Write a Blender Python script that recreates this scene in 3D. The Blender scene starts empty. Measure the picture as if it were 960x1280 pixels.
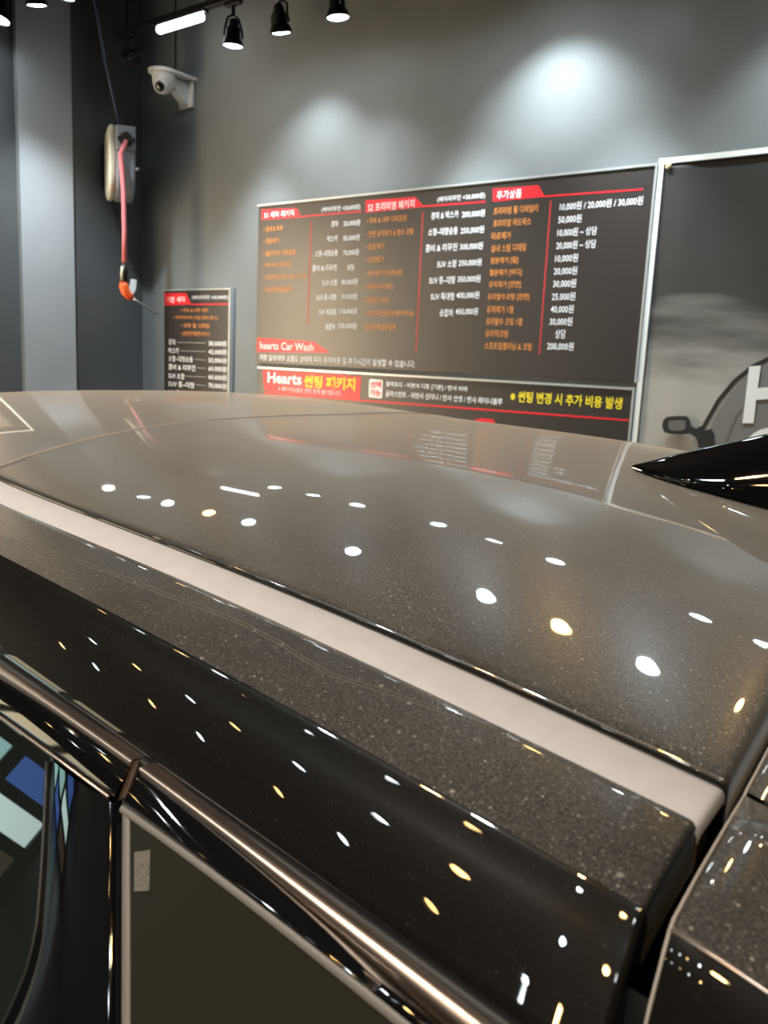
import bpy, bmesh, math, random
import numpy as np
from mathutils import Vector, Matrix
random.seed(4)
S_ = bpy.context.scene
COL = S_.collection

# ---------------------------------------------------------------- camera
H = 1.78                                   # height of the lens above the floor
YAW, PITCH, ROLL, FPX = math.radians(36.693), math.radians(10.056), math.radians(2.7017), 1045.5
_f = Vector((-math.sin(YAW)*math.cos(PITCH), math.cos(YAW)*math.cos(PITCH), -math.sin(PITCH)))
_r0 = Vector((math.cos(YAW), math.sin(YAW), 0)); _u0 = _r0.cross(_f)
_r = math.cos(ROLL)*_r0 + math.sin(ROLL)*_u0
_u = -math.sin(ROLL)*_r0 + math.cos(ROLL)*_u0
cd = bpy.data.cameras.new('camera'); cam = bpy.data.objects.new('camera', cd); COL.objects.link(cam)
cam.matrix_world = Matrix(((_r.x, _u.x, -_f.x, 0), (_r.y, _u.y, -_f.y, 0), (_r.z, _u.z, -_f.z, H), (0, 0, 0, 1)))
cd.sensor_fit = 'HORIZONTAL'; cd.sensor_width = 36; cd.lens = FPX*36/960
cd.clip_start = 0.02; cd.clip_end = 60
cd.dof.use_dof = True; cd.dof.focus_distance = 0.75; cd.dof.aperture_fstop = 19
S_.camera = cam
# ---------------------------------------------------------------- world, exposure, light strengths
wd = bpy.data.worlds.new('world'); S_.world = wd; wd.use_nodes = True
wd.node_tree.nodes['Background'].inputs[0].default_value = (0.55, 0.6, 0.7, 1)
wd.node_tree.nodes['Background'].inputs[1].default_value = 0.02
S_.view_settings.view_transform = 'Standard'; S_.view_settings.look = 'None'
S_.view_settings.exposure = 0.0; S_.view_settings.gamma = 1.0; S_.view_settings.use_curve_mapping = False
S_.cycles.caustics_reflective = False; S_.cycles.caustics_refractive = False
COOL, WARM = (0.84, 0.95, 1.0), (1.0, 0.60, 0.22)
P_WALL, P_CAR, P_SIDE, LENS, PANE = 92.0, 26.0, 70.0, 42.0, 15.0

# ---------------------------------------------------------------- helpers
def ray(px, py):
    return _f + (px-480)/FPX*_r - (py-640)/FPX*_u
YWALL = 3.60; XLEFT = -4.78
def on_wall(px, py, y=YWALL):
    d = ray(px, py); d = d*(y/d.y); return Vector((d.x, d.y, d.z+H))
def on_left(px, py, x=XLEFT):
    d = ray(px, py); d = d*(x/d.x); return Vector((d.x, d.y, d.z+H))

def mat(name, base, rough=0.5, metal=0.0, **kw):
    m = bpy.data.materials.new(name); m.use_nodes = True
    b = m.node_tree.nodes['Principled BSDF']
    b.inputs['Base Color'].default_value = (*base, 1); b.inputs['Roughness'].default_value = rough
    b.inputs['Metallic'].default_value = metal
    for k, v in kw.items():
        b.inputs[k.replace('_', ' ')].default_value = v
    return m
def nz(m, scale, lo, hi, inp='Base Color', stretch=(1, 1, 1), detail=4, rng=(0.3, 0.7)):
    nt = m.node_tree; N = nt.nodes; L = nt.links
    tc = N.new('ShaderNodeTexCoord'); mp = N.new('ShaderNodeMapping'); mp.inputs['Scale'].default_value = stretch
    n = N.new('ShaderNodeTexNoise'); n.inputs['Scale'].default_value = scale; n.inputs['Detail'].default_value = detail
    L.new(tc.outputs['Object'], mp.inputs[0]); L.new(mp.outputs[0], n.inputs['Vector'])
    r = N.new('ShaderNodeMapRange'); r.inputs[1].default_value = rng[0]; r.inputs[2].default_value = rng[1]
    L.new(n.outputs[0], r.inputs[0])
    b = N['Principled BSDF']
    if inp == 'Base Color':
        mx = N.new('ShaderNodeMix'); mx.data_type = 'RGBA'
        mx.inputs[6].default_value = (*lo, 1); mx.inputs[7].default_value = (*hi, 1)
        L.new(r.outputs[0], mx.inputs[0]); L.new(mx.outputs[2], b.inputs[inp])
    else:
        r.inputs[3].default_value = lo; r.inputs[4].default_value = hi; L.new(r.outputs[0], b.inputs[inp])
    return m
def emit(name, col, s):
    m = bpy.data.materials.new(name); m.use_nodes = True; nt = m.node_tree
    b = nt.nodes['Principled BSDF']; b.inputs['Base Color'].default_value = (*[c*0.8 for c in col], 1)
    b.inputs['Emission Color'].default_value = (*col, 1); b.inputs['Emission Strength'].default_value = s
    return m

def link(o, parent=None):
    COL.objects.link(o)
    if parent: 
        o.parent = parent
        o.matrix_parent_inverse = parent.matrix_world.inverted() if False else Matrix.Identity(4)
    return o
def empty(name, loc, label=None, cat=None, group=None, kind=None):
    o = bpy.data.objects.new(name, None); o.location = loc; o.empty_display_size = .05; COL.objects.link(o)
    return tag(o, label, cat, group, kind)
def tag(o, label=None, cat=None, group=None, kind=None):
    for k, v in (('label', label), ('category', cat), ('group', group), ('kind', kind)):
        if v: o[k] = v
    return o
def obj(name, bm, m, parent=None, smooth=False, world=True, angle=None):
    """one mesh object; coordinates are world ones, taken back into the parent's frame"""
    if parent is not None and world:
        bm.transform(Matrix.Translation(-Vector(parent.location)) if parent.rotation_euler.to_matrix().is_identity else parent.matrix_basis.inverted())
    bmesh.ops.recalc_face_normals(bm, faces=bm.faces)
    me = bpy.data.meshes.new(name); bm.to_mesh(me); bm.free()
    if smooth:
        for p in me.polygons: p.use_smooth = True
        if angle: me.set_sharp_from_angle(angle=math.radians(angle))
    me.materials.append(m)
    o = bpy.data.objects.new(name, me)
    return link(o, parent)
def box(bm, c, s, bevel=0.0, rot=None):
    t = bmesh.new(); bmesh.ops.create_cube(t, size=1)
    bmesh.ops.scale(t, vec=s, verts=t.verts)
    if bevel: bmesh.ops.bevel(t, geom=t.edges[:], offset=bevel, segments=3, profile=.5, affect='EDGES')
    M = Matrix.Translation(c)
    if rot: M = M @ rot.to_4x4()
    t.transform(M); _join(bm, t)
def _join(bm, t):
    me = bpy.data.meshes.new('tmp'); t.to_mesh(me); t.free(); bm.from_mesh(me); bpy.data.meshes.remove(me)
def bx(c, s, bevel=0.0, rot=None):
    b = bmesh.new(); box(b, c, s, bevel, rot); return b
def box2(a, b): # by corners
    a, b = Vector(a), Vector(b); return bx((a+b)/2, [abs(v) for v in (b-a)])
def tube(bm, pts, rad, n=10, cap=True):
    pts = [Vector(p) for p in pts]; rings = []
    rad = rad if isinstance(rad, (list, tuple)) else [rad]*len(pts)
    up = None
    for i, p in enumerate(pts):
        t = (pts[min(i+1, len(pts)-1)]-pts[max(i-1, 0)]).normalized()
        if up is None: up = t.orthogonal().normalized()
        up = (up - t*up.dot(t)).normalized(); s = t.cross(up)
        rings.append([bm.verts.new(p + rad[i]*(math.cos(a)*up+math.sin(a)*s)) for a in [2*math.pi*k/n for k in range(n)]])
    for a, b in zip(rings, rings[1:]):
        for k in range(n): bm.faces.new((a[k], a[(k+1) % n], b[(k+1) % n], b[k]))
    if cap: bm.faces.new(rings[0]); bm.faces.new(rings[-1])
def lathe(bm, prof, M=Matrix.Identity(4), n=28):
    rings = []
    for r, z in prof:
        rings.append([bm.verts.new(M @ Vector((max(r, 1e-5)*math.cos(2*math.pi*k/n), max(r, 1e-5)*math.sin(2*math.pi*k/n), z))) for k in range(n)])
    for a, b in zip(rings, rings[1:]):
        for k in range(n): bm.faces.new((a[k], a[(k+1) % n], b[(k+1) % n], b[k]))
    bm.faces.new(rings[0]); bm.faces.new(rings[-1])
def prism(bm, pts, d):
    """polygon pts (3-D, coplanar) pushed along d"""
    d = Vector(d); a = [bm.verts.new(Vector(p)) for p in pts]; b = [bm.verts.new(Vector(p)+d) for p in pts]
    bm.faces.new(a); bm.faces.new(b[::-1])
    for i in range(len(a)): bm.faces.new((a[i], a[(i+1) % len(a)], b[(i+1) % len(a)], b[i]))
def grid(rows, thick=0.0, down=None):
    """rows of points -> sheet, with real thickness along `down`"""
    b = bmesh.new(); V = [[b.verts.new(p) for p in r] for r in rows]
    for A, B in zip(V, V[1:]):
        for k in range(len(A)-1): b.faces.new((A[k], A[k+1], B[k+1], B[k]))
    if down is not None:
        d = Vector(down); W = [[b.verts.new(Vector(p)+d) for p in r] for r in rows]
        for A, B in zip(W, W[1:]):
            for k in range(len(A)-1): b.faces.new((A[k+1], A[k], B[k], B[k+1]))
        def side(a, c):
            for i in range(len(a)-1): b.faces.new((a[i+1], a[i], c[i], c[i+1]))
        side(V[0], W[0]); side(W[-1], V[-1]); side([r[-1] for r in V], [r[-1] for r in W]); side([r[0] for r in W], [r[0] for r in V])
    return b
def rot_to(d, up=Vector((0, 0, 1))):
    """matrix whose +Z looks along d"""
    return Vector(d).normalized().to_track_quat('Z', 'Y').to_matrix()

# ---------------------------------------------------------------- materials
M = {}
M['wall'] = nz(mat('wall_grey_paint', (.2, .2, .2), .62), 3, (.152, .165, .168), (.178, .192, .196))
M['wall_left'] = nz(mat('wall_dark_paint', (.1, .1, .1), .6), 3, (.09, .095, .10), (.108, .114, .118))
M['pilaster'] = nz(mat('pale_panel', (.4, .42, .43), .42), 2, (.42, .44, .46), (.48, .5, .51))
M['ceil'] = mat('ceiling_black', (.02, .021, .025), .8)
M['floor'] = nz(mat('floor_concrete', (.1, .1, .1), .35), 5, (.035, .035, .035), (.07, .068, .065))
M['black_metal'] = mat('black_metal', (.012, .012, .014), .4, .3)
M['black_plastic'] = mat('black_plastic', (.012, .012, .013), .35)
M['rubber'] = mat('black_rubber', (.01, .01, .01), .55)
M['white_plastic'] = mat('white_plastic', (.78, .79, .78), .35)
M['grey_plastic'] = mat('grey_plastic', (.27, .29, .32), .42)
M['cream_plastic'] = mat('cream_plastic', (.62, .58, .44), .45)
M['hose'] = mat('pink_hose', (.85, .22, .24), .4)
M['orange'] = mat('orange_plastic', (.75, .10, .015), .35)
M['steel'] = mat('steel', (.55, .56, .58), .3, 1.0)
M['sticker'] = nz(mat('grey_film_patch', (.13, .12, .1), .8), 700, (.07, .065, .055), (.17, .155, .13))
M['lens_cool'] = emit('lamp_lens_cool', COOL, LENS)
M['lens_warm'] = emit('lamp_lens_warm', WARM, LENS*.9)
M['tube'] = emit('tube_light', (.95, .98, 1), 12)
M['board'] = mat('sign_black_print', (.020, .015, .013), .40)
M['board'].node_tree.nodes['Principled BSDF'].inputs['Specular IOR Level'].default_value = .9
M['red'] = mat('sign_red_print', (.75, .02, .03), .4)
M['white'] = mat('sign_white_print', (.9, .9, .9), .5)
M['orange_ink'] = mat('sign_orange_print', (.72, .26, .05), .5)
M['yellow'] = mat('sign_yellow_print', (.9, .72, .02), .5)
M['line_dim'] = mat('sign_red_line', (.5, .03, .03), .5)
M['silver'] = mat('aluminium_frame', (.62, .64, .63), .35, .6)
M['ban_white'] = mat('banner_white_hem', (.85, .86, .82), .5)
M['brass'] = mat('brass_eyelet', (.9, .82, .5), .3, .7)

def car_paint(name, dust, speck, sheen, coat_r=.015, base=(.006, .0055, .005), spots=0.0, haze=.35):
    m = mat(name, base, .28); nt = m.node_tree; N = nt.nodes; L = nt.links; b = N['Principled BSDF']
    b.inputs['Coat Weight'].default_value = 1.0; b.inputs['Coat Roughness'].default_value = coat_r
    b.inputs['Specular IOR Level'].default_value = haze
    b.inputs['Sheen Weight'].default_value = sheen; b.inputs['Sheen Roughness'].default_value = .35
    b.inputs['Sheen Tint'].default_value = (1, .95, .87, 1)
    tc = N.new('ShaderNodeTexCoord')
    def vor(scale, thr, seed):
        mp = N.new('ShaderNodeMapping'); mp.inputs['Location'].default_value = (seed, seed*.7, seed*1.3)
        v = N.new('ShaderNodeTexVoronoi'); v.inputs['Scale'].default_value = scale
        L.new(tc.outputs['Object'], mp.inputs[0]); L.new(mp.outputs[0], v.inputs['Vector'])
        sp = N.new('ShaderNodeSeparateColor'); L.new(v.outputs['Color'], sp.inputs[0])
        pw = N.new('ShaderNodeMath'); pw.operation = 'POWER'; pw.inputs[1].default_value = 2.2; L.new(sp.outputs[0], pw.inputs[0])
        ml = N.new('ShaderNodeMath'); ml.operation = 'MULTIPLY'; ml.inputs[1].default_value = thr; L.new(pw.outputs[0], ml.inputs[0])
        sb = N.new('ShaderNodeMath'); sb.operation = 'SUBTRACT'; L.new(ml.outputs[0], sb.inputs[0]); L.new(v.outputs['Distance'], sb.inputs[1])
        r = N.new('ShaderNodeMapRange'); r.inputs[1].default_value = 0; r.inputs[2].default_value = .10; L.new(sb.outputs[0], r.inputs[0])
        mm = N.new('ShaderNodeMath'); mm.operation = 'MULTIPLY'; L.new(r.outputs[0], mm.inputs[0]); L.new(sp.outputs[1], mm.inputs[1])
        return mm.outputs[0]
    def addn(a, c):
        n = N.new('ShaderNodeMath'); n.operation = 'ADD'; L.new(a, n.inputs[0]); L.new(c, n.inputs[1]); return n.outputs[0]
    def mul(a, k):
        n = N.new('ShaderNodeMath'); n.operation = 'MULTIPLY'; L.new(a, n.inputs[0]); n.inputs[1].default_value = k; return n.outputs[0]
    fac = mul(addn(mul(vor(950, .48, .3), .6), vor(420, .32, 5.1)), speck)
    if spots: fac = addn(fac, mul(vor(190, .30, 9.7), spots))
    no = N.new('ShaderNodeTexNoise'); no.inputs['Scale'].default_value = 9; no.inputs['Detail'].default_value = 6; L.new(tc.outputs['Object'], no.inputs['Vector'])
    r = N.new('ShaderNodeMapRange'); r.inputs[1].default_value = .3; r.inputs[2].default_value = .7
    r.inputs[3].default_value = dust*.75; r.inputs[4].default_value = dust*1.25; L.new(no.outputs[0], r.inputs[0])
    fn = N.new('ShaderNodeTexNoise'); fn.inputs['Scale'].default_value = 900; fn.inputs['Detail'].default_value = 2; L.new(tc.outputs['Object'], fn.inputs['Vector'])
    fr = N.new('ShaderNodeMapRange'); fr.inputs[1].default_value = .35; fr.inputs[2].default_value = .68; fr.inputs[3].default_value = .45; fr.inputs[4].default_value = 1.7; L.new(fn.outputs[0], fr.inputs[0])
    gm = N.new('ShaderNodeMath'); gm.operation = 'MULTIPLY'; L.new(r.outputs[0], gm.inputs[0]); L.new(fr.outputs[0], gm.inputs[1])
    fac = addn(fac, gm.outputs[0])
    ge = N.new('ShaderNodeNewGeometry'); sz = N.new('ShaderNodeSeparateXYZ'); L.new(ge.outputs['Normal'], sz.inputs[0])
    up_ = N.new('ShaderNodeMapRange'); up_.inputs[1].default_value = .35; up_.inputs[2].default_value = .92; L.new(sz.outputs[2], up_.inputs[0])
    m2 = N.new('ShaderNodeMath'); m2.operation = 'MULTIPLY'; L.new(fac, m2.inputs[0]); L.new(up_.outputs[0], m2.inputs[1]); fac = m2.outputs[0]
    d = N.new('ShaderNodeBsdfDiffuse'); d.inputs[0].default_value = (.43, .41, .38, 1)
    mx = N.new('ShaderNodeMixShader'); L.new(fac, mx.inputs[0]); L.new(b.outputs[0], mx.inputs[1]); L.new(d.outputs[0], mx.inputs[2])
    L.new(mx.outputs[0], N['Material Output'].inputs[0])
    return m
M['roof'] = car_paint('black_paint_dusty', .125, 1.0, .85, haze=.22, coat_r=.022)
M['rail'] = car_paint('black_paint_dusty_water_spots', .105, .8, .15, spots=.5, haze=.12)
M['side'] = car_paint('black_paint_glossy', .004, .10, .0, haze=.05)
M['gloss'] = mat('gloss_black', (.004, .004, .0045), .04, Coat_Weight=1.0)
M['molding'] = nz(mat('pinkish_grey_primer_strip', (.6, .56, .54), .75), 60, (.51, .495, .50), (.555, .535, .54))
M['chrome'] = mat('dark_satin_chrome', (.58, .47, .40), .36, 1.0)
M['seal_grey'] = mat('grey_rubber_seal', (.16, .145, .13), .5)
M['glass'] = mat('dark_privacy_glass', (.022, .021, .015), .015, Coat_Weight=.6)
M['glass_front'] = mat('tinted_window_glass', (.01, .012, .011), .01, Coat_Weight=1.0, Coat_Roughness=.0)
M['seam'] = mat('dusty_seam_filler', (.42, .37, .33), .6)

# ---------------------------------------------------------------- room shell
def struct(name, bm, m, **k): 
    o = obj(name, bm, m, **k); o['kind'] = 'structure'; return o
X1, Y0, ZC, XFAR = 3.4, -5.0, 4.12, -9.5
OP0, OP1, OPZ = -4.95, .85, 2.75       # glazed entrance in the far end wall
WN0, WN1, WZ0, WZ1 = 1.25, 2.52, .55, 2.93   # lit window in the left wall
struct('floor', box2((XFAR-.2, Y0-.1, -.1), (X1+.1, YWALL+.1, 0)), M['floor'])
struct('ceiling', box2((XFAR-.2, Y0-.1, ZC), (X1+.1, YWALL+.1, ZC+.1)), M['ceil'])
struct('wall_back', box2((XLEFT-.15, YWALL, 0), (X1+.1, YWALL+.12, ZC)), M['wall'])
struct('wall_right', box2((X1, Y0, 0), (X1+.12, YWALL, ZC)), M['wall'])
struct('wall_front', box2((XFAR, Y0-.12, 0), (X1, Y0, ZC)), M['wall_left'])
b = bmesh.new()
for a, c in (((WN1, 0), (YWALL, ZC)), ((1.0, 0), (WN0, ZC)), ((WN0, 0), (WN1, WZ0)), ((WN0, WZ1), (WN1, ZC))):
    A, C = Vector((XLEFT-.15, *a)), Vector((XLEFT, *c)); box(b, (A+C)/2, [abs(v) for v in C-A])
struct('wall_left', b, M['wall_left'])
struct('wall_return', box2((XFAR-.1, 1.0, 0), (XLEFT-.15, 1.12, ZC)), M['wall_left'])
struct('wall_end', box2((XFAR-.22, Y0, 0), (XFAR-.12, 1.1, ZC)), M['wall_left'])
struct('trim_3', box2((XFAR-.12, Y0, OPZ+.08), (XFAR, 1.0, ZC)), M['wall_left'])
struct('trim_1', box2((XLEFT, 2.735, 0), (XLEFT+.035, 3.075, ZC-.02)), M['pilaster'])
b = bmesh.new(); tw = .010
for a, c in (((WN1, WZ0), (WN1+tw, WZ1+tw)), ((WN0-tw, WZ0), (WN0, WZ1+tw)), ((WN0, WZ1), (WN1, WZ1+tw))):
    A, C = Vector((XLEFT, *a)), Vector((XLEFT+.015, *c)); box(b, (A+C)/2, [abs(v) for v in C-A])
struct('trim_2', b, emit('window_edge_led_strip', (1, .93, .74), 2.5))
wn = empty('window_1', (XLEFT-.1, (WN0+WN1)/2, WZ0), kind='structure')
b = bmesh.new()
for y in (WN0+.03, 2.33, WN1-.03): box(b, (XLEFT-.08, y, (WZ0+WZ1)/2), (.06, .06, WZ1-WZ0))
for z in (WZ0+.03, WZ1-.03): box(b, (XLEFT-.08, (WN0+WN1)/2, z), (.058, WN1-WN0, .06))
obj('window_frame', b, M['black_metal'], wn)['kind'] = 'structure'
for y0, y1, m_ in ((WN0+.06, 2.30, emit('pane_warm_bright', (1, .78, .52), PANE)), (2.36, WN1-.06, emit('pane_warm_dim', (.9, .68, .45), .6))):
    obj('pane', box2((XLEFT-.09, y0, WZ0+.06), (XLEFT-.075, y1, WZ1-.06)), m_, wn)['kind'] = 'structure'
# glazed entrance door: black bars, with coloured glowing panes added for the side window reflections
dr = empty('door_1', (XFAR-.06, (OP0+OP1)/2, 0), kind='structure')
b = bmesh.new(); ny = 6; zrow = [0, .45, .9, 1.35, 1.85, 2.75]
for i in range(ny+1):
    y = OP0+(OP1-OP0)*i/ny; box(b, (XFAR-.05, y, OPZ/2), (.08, .18 if i % ny else .2, OPZ))
for z in zrow: box(b, (XFAR-.05, (OP0+OP1)/2, z), (.078, OP1-OP0, .14))
obj('door_frame', b, M['black_metal'], dr)['kind'] = 'structure'
pc = {'cream': emit('pane_cream', (.95, .80, .50), 2.6), 'teal': emit('added_glow_teal', (.40, .72, .68), 2.4), 'pale': emit('added_glow_pale', (.70, .92, .87), 3.0), 'blue': emit('added_glow_blue', (.08, .20, .60), 1.8), 'dim': emit('pane_dim', (.5, .42, .28), .25)}  # teal, pale and blue are invented glow, mirrored in the front side window
pat = ['dim blue teal dim blue dim', 'pale teal blue teal pale dim', 'blue teal pale teal dim teal', 'dim pale teal dim pale dim', 'cream cream cream cream cream dim']
for j in range(len(pat)):
    for i, k in enumerate(pat[j].split()):
        y0 = OP0+(OP1-OP0)*i/ny+.08; y1 = OP0+(OP1-OP0)*(i+1)/ny-.08
        obj('pane', box2((XFAR-.08, y0, zrow[j]+.06), (XFAR-.06, y1, zrow[j+1]-.06)), pc[k], dr)['kind'] = 'structure'

# ---------------------------------------------------------------- car: shape functions (camera-height frame, z relative to H)
def spline(kx, kv):
    kx = np.array(kx); kv = np.array(kv); n = len(kx); h = np.diff(kx); A = np.eye(n); bb = np.zeros(n)
    for i in range(1, n-1):
        A[i, i-1] = h[i-1]; A[i, i] = 2*(h[i-1]+h[i]); A[i, i+1] = h[i]
        bb[i] = 6*((kv[i+1]-kv[i])/h[i]-(kv[i]-kv[i-1])/h[i-1])
    m = np.linalg.solve(A, bb)
    def f(x):
        i = int(min(max(np.searchsorted(kx, x)-1, 0), n-2)); a = kx[i+1]-x; c = x-kx[i]; hh = h[i]
        return float(m[i]*a**3/(6*hh)+m[i+1]*c**3/(6*hh)+(kv[i]/hh-m[i]*hh/6)*a+(kv[i+1]/hh-m[i+1]*hh/6)*c)
    return f
SL, HW, REXP = .13, .55, 2.8
ZD = spline([-2.4, -1.9, -1.5, -1.1, -.8, -.5, -.25, 0.0], [-0.1851, -0.1537, -0.1208, -0.121, -0.1358, -0.1432, -0.153, -0.1717])
HF = spline([-2.4, -1.2, -.6, 0.], [0.0441, 0.0446, 0.055, 0.0348])
def yd(x): return .35-SL*(x+.07)
def roofz(x, y): return ZD(x)+HF(x)*(1-abs((y-yd(x)-HW)/HW)**REXP)
def hit(px, py):
    d = ray(px, py); t = .25
    while t < 2.6:
        p = d*t
        if p.z < roofz(p.x, p.y): break
        t += .0008
    return Vector((p.x, p.y, p.z+H))
# side feature curves: (offset from the ditch, [(x, z)...]) measured along the car
CUR = {
 'lo': (-.036, [(-.7478, -.1445), (-.6616, -.147), (-.5833, -.1483), (-.5112, -.1491), (-.4531, -.1507), (-.4012, -.1514), (-.3304, -.1533), (-.273, -.1572), (-.1827, -.1617), (-.1338, -.1647), (-.0988, -.166), (-.0761, -.1678)]),
 'cr': (-.09, [(-.5989, -.1593), (-.505, -.1632), (-.4486, -.1641), (-.3626, -.1651), (-.3054, -.1666), (-.2568, -.1686), (-.2065, -.1692), (-.1679, -.1706), (-.1344, -.1716), (-.1118, -.1729), (-.0867, -.1772), (-.0765, -.1787)]),
 'sb': (-.122, [(-.5461, -.2129), (-.458, -.2113), (-.3893, -.2121), (-.3391, -.2119), (-.295, -.2131), (-.2522, -.2138), (-.2167, -.216), (-.176, -.2146), (-.1414, -.2148), (-.1115, -.2151)]),
 'ch': (-.128, [(-.5319, -.2165), (-.4371, -.2131), (-.3672, -.2158), (-.3007, -.2147), (-.2451, -.2153), (-.2104, -.2173), (-.1704, -.2197), (-.1367, -.2207), (-.1186, -.221)]),
 'cl': (-.131, [(-.5252, -.2222), (-.4313, -.2179), (-.3682, -.217), (-.3502, -.2201), (-.2964, -.2197), (-.2533, -.2178), (-.207, -.2232), (-.1674, -.2275), (-.1338, -.2303)]),
 'gb': (-.142, [(-.3386, -.2317), (-.3082, -.2287), (-.2556, -.2262), (-.2394, -.2284), (-.1955, -.2273), (-.1579, -.2264), (-.1401, -.227)]),
 'gl': (-.1435, [(-.3249, -.2339), (-.2785, -.232), (-.2375, -.2312), (-.1938, -.23), (-.1483, -.2313)]),
 'fg': (-.142, [(-.4996, -.2372), (-.429, -.2355), (-.3452, -.2320)]),
}
CF = {}
for k, (o_, pts) in CUR.items():
    xs = np.array([p[0] for p in pts]); dz = np.array([p[1]-ZD(p[0]) for p in pts])
    CF[k] = (o_, np.polyfit(xs, dz, 1 if k == 'fg' else 3 if k == 'lo' else 2), xs.min(), xs.max())
def cz(k, x):
    o_, c, a, b_ = CF[k]; return ZD(x)+float(np.polyval(c, min(max(x, a-.05), b_+.04)))
def cp(k, x, far=False, dy=0.0, dz=0.0):
    o_ = CF[k][0]+dy; y = yd(x)+o_ if not far else yd(x)+2*HW-o_
    return Vector((x, y, cz(k, x)+dz+H))
def op(x, off, z, far=False):
    y = yd(x)+off if not far else yd(x)+2*HW-off
    return Vector((x, y, z+H))
XR, XF, XROOF = -.0755, -2.05, -2.15
XRS = -.0795
car = empty('car', (-1.3, 1.05, 0), 'dusty black car with a pinkish-grey strip along its roof edge', 'car')
def xr(a, c, n): return [a+(c-a)*i/(n-1) for i in range(n)]
# seam between front and rear roof panel
SEAM = [(0.0, -.868), (.05, -.874), (.13, -.8775), (.21, -.876), (.29, -.868), (.37, -.857), (.45, -.847), (.55, -.84)]
def seamx(v):     # v = distance from the near ditch
    w = v if v <= HW else 2*HW-v
    return float(np.interp(w, [a for a, _ in SEAM], [c for _, c in SEAM]))
EDGE = [(.0, -.018), (.0003, -.007), (.0010, -.003), (.0021, -.0010), (.0036, -.0002)]   # rolled panel edge
def roof_rows(x_of, n, roll_rear):
    vs = [a for a, _ in EDGE] + xr(.008, 2*HW-.008, 64) + [2*HW-a for a, _ in EDGE[::-1]]
    ds = [d for _, d in EDGE] + [0]*64 + [d for _, d in EDGE[::-1]]
    rows = []
    for i in range(n):
        t = i/(n-1); row = []
        for v, d in zip(vs, ds):
            x0, x1 = x_of(v); x = x0+(x1-x0)*t
            vv = v-HW; y = yd(x)+v
            row.append(Vector((x, y, ZD(x)+HF(x)*(1-abs(vv/HW)**REXP)+d+H)))
        rows.append(row)
    if roll_rear:
        for a, d in ((.0015, -.0005), (.003, -.002), (.0042, -.006), (.0046, -.014), (.0046, -.024)):
            rows.append([Vector((p.x+a, p.y-SL*a, p.z+d)) for p in rows[n-1]])
    return rows
obj('rear_roof_panel', grid(roof_rows(lambda v: (seamx(v)+.002, XR-.004), 60, True)), M['roof'], car, True)
obj('front_roof_panel', grid(roof_rows(lambda v: (XROOF, seamx(v)-.002), 60, False)), M['roof'], car, True)
b = bmesh.new(); tube(b, [Vector((seamx(v), yd(seamx(v))+v, roofz(seamx(v), yd(seamx(v))+v)+H-.0008)) for v in xr(.004, 2*HW-.004, 80)], .0021, 8)
obj('roof_seam', b, M['seam'], car, True)
film = [hit(*p) for p in [(779, 557), (773, 572), (766, 593), (755, 625), (752, 629), (757, 630.5), (790, 641), (850, 656), (905, 676)]]
b = bmesh.new(); tube(b, [p+Vector((0, 0, .0002)) for p in film], .00042, 6)
tag(obj('film_edge', b, M['seam'], car, True), 'thin pale edge of a clear film patch beside the aerial')
for far in (False, True):
    xs = xr(XF, XRS, 70)
    # floor of the ditch with the pinkish strip
    rows = []
    for x in xs:
        z0 = ZD(x)-.0035
        rows.append([op(x, .004, z0-.004, far), op(x, .0005, z0-.001, far), op(x, -.004, z0, far), op(x, -.018, (z0+cz('lo', x))/2-.001, far), op(x, -.033, cz('lo', x)-.002, far), op(x, -.0375, cz('lo', x)-.004, far)])
    for a, d in ((.0022, -.0006), (.0034, -.0022), (.0038, -.006)):
        rows.append([Vector((p.x+a, p.y-SL*a, p.z+d)) for p in rows[69]])
    obj('roof_molding', grid(rows), M['molding'], car, True)
    # side rail: flat dusty top, rounded crest, steep glossy face
    top, face = [], []
    for x in xs:
        zl, zc_, zs = cz('lo', x), cz('cr', x), cz('sb', x)
        r0 = [op(x, -.0335, zl-.016, far), op(x, -.0340, zl-.006, far), op(x, -.0352, zl-.0016, far), op(x, -.0375, zl-.0001, far)]
        for t in (.12, .3, .5, .7, .85): r0.append(op(x, -.036-.054*t, zl+(zc_-zl)*t+.0012*math.sin(math.pi*t), far))
        r0 += [op(x, -.0875, zc_+.0004, far), op(x, -.0900, zc_-.0006, far)]
        top.append(r0)
        r1 = [op(x, -.0900, zc_-.0006, far), op(x, -.0918, zc_-.0022, far), op(x, -.0932, zc_-.0048, far)]
        for t in (.2, .35, .5, .65, .8, .92): 
            r1.append(op(x, -.0932-.0288*(t**.92), zc_-.0048+(zs-zc_+.0048)*t**1.06, far))
        r1 += [op(x, -.1222, zs, far), op(x, -.1226, zs-.002, far), op(x, -.1205, zs-.004, far), op(x, -.108, zs-.006, far)]
        face.append(r1)
    for R in (top, face):
        for a, d, s in ((.0014, -.0005, .0003), (.0026, -.0022, .0008), (.0030, -.007, .0016), (.0031, -.022, .004)):
            R.append([Vector((p.x+a, p.y-SL*a+(-1 if far else 1)*s*(R is face), p.z+d*(1 if R is top else .5))) for p in R[69]])
    obj('side_rail', grid(top), M['rail'], car, True)
    obj('side_body', grid(face), M['side'], car, True)
    # black weather strip between body and doors
    rows = [[op(x, -.108, cz('sb', x)-.004, far), op(x, -.119, cz('sb', x)-.0035, far), op(x, -.1235, cz('sb', x)-.0025, far), op(x, -.1255, cz('sb', x)-.0030, far), op(x, -.1262, cz('ch', x)-.003, far), op(x, -.122, cz('ch', x)-.010, far), op(x, -.108, cz('ch', x)-.012, far)] for x in xr(XF, -.085, 50)]
    obj('weather_strip', grid(rows), M['rubber'], car, True)
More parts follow.
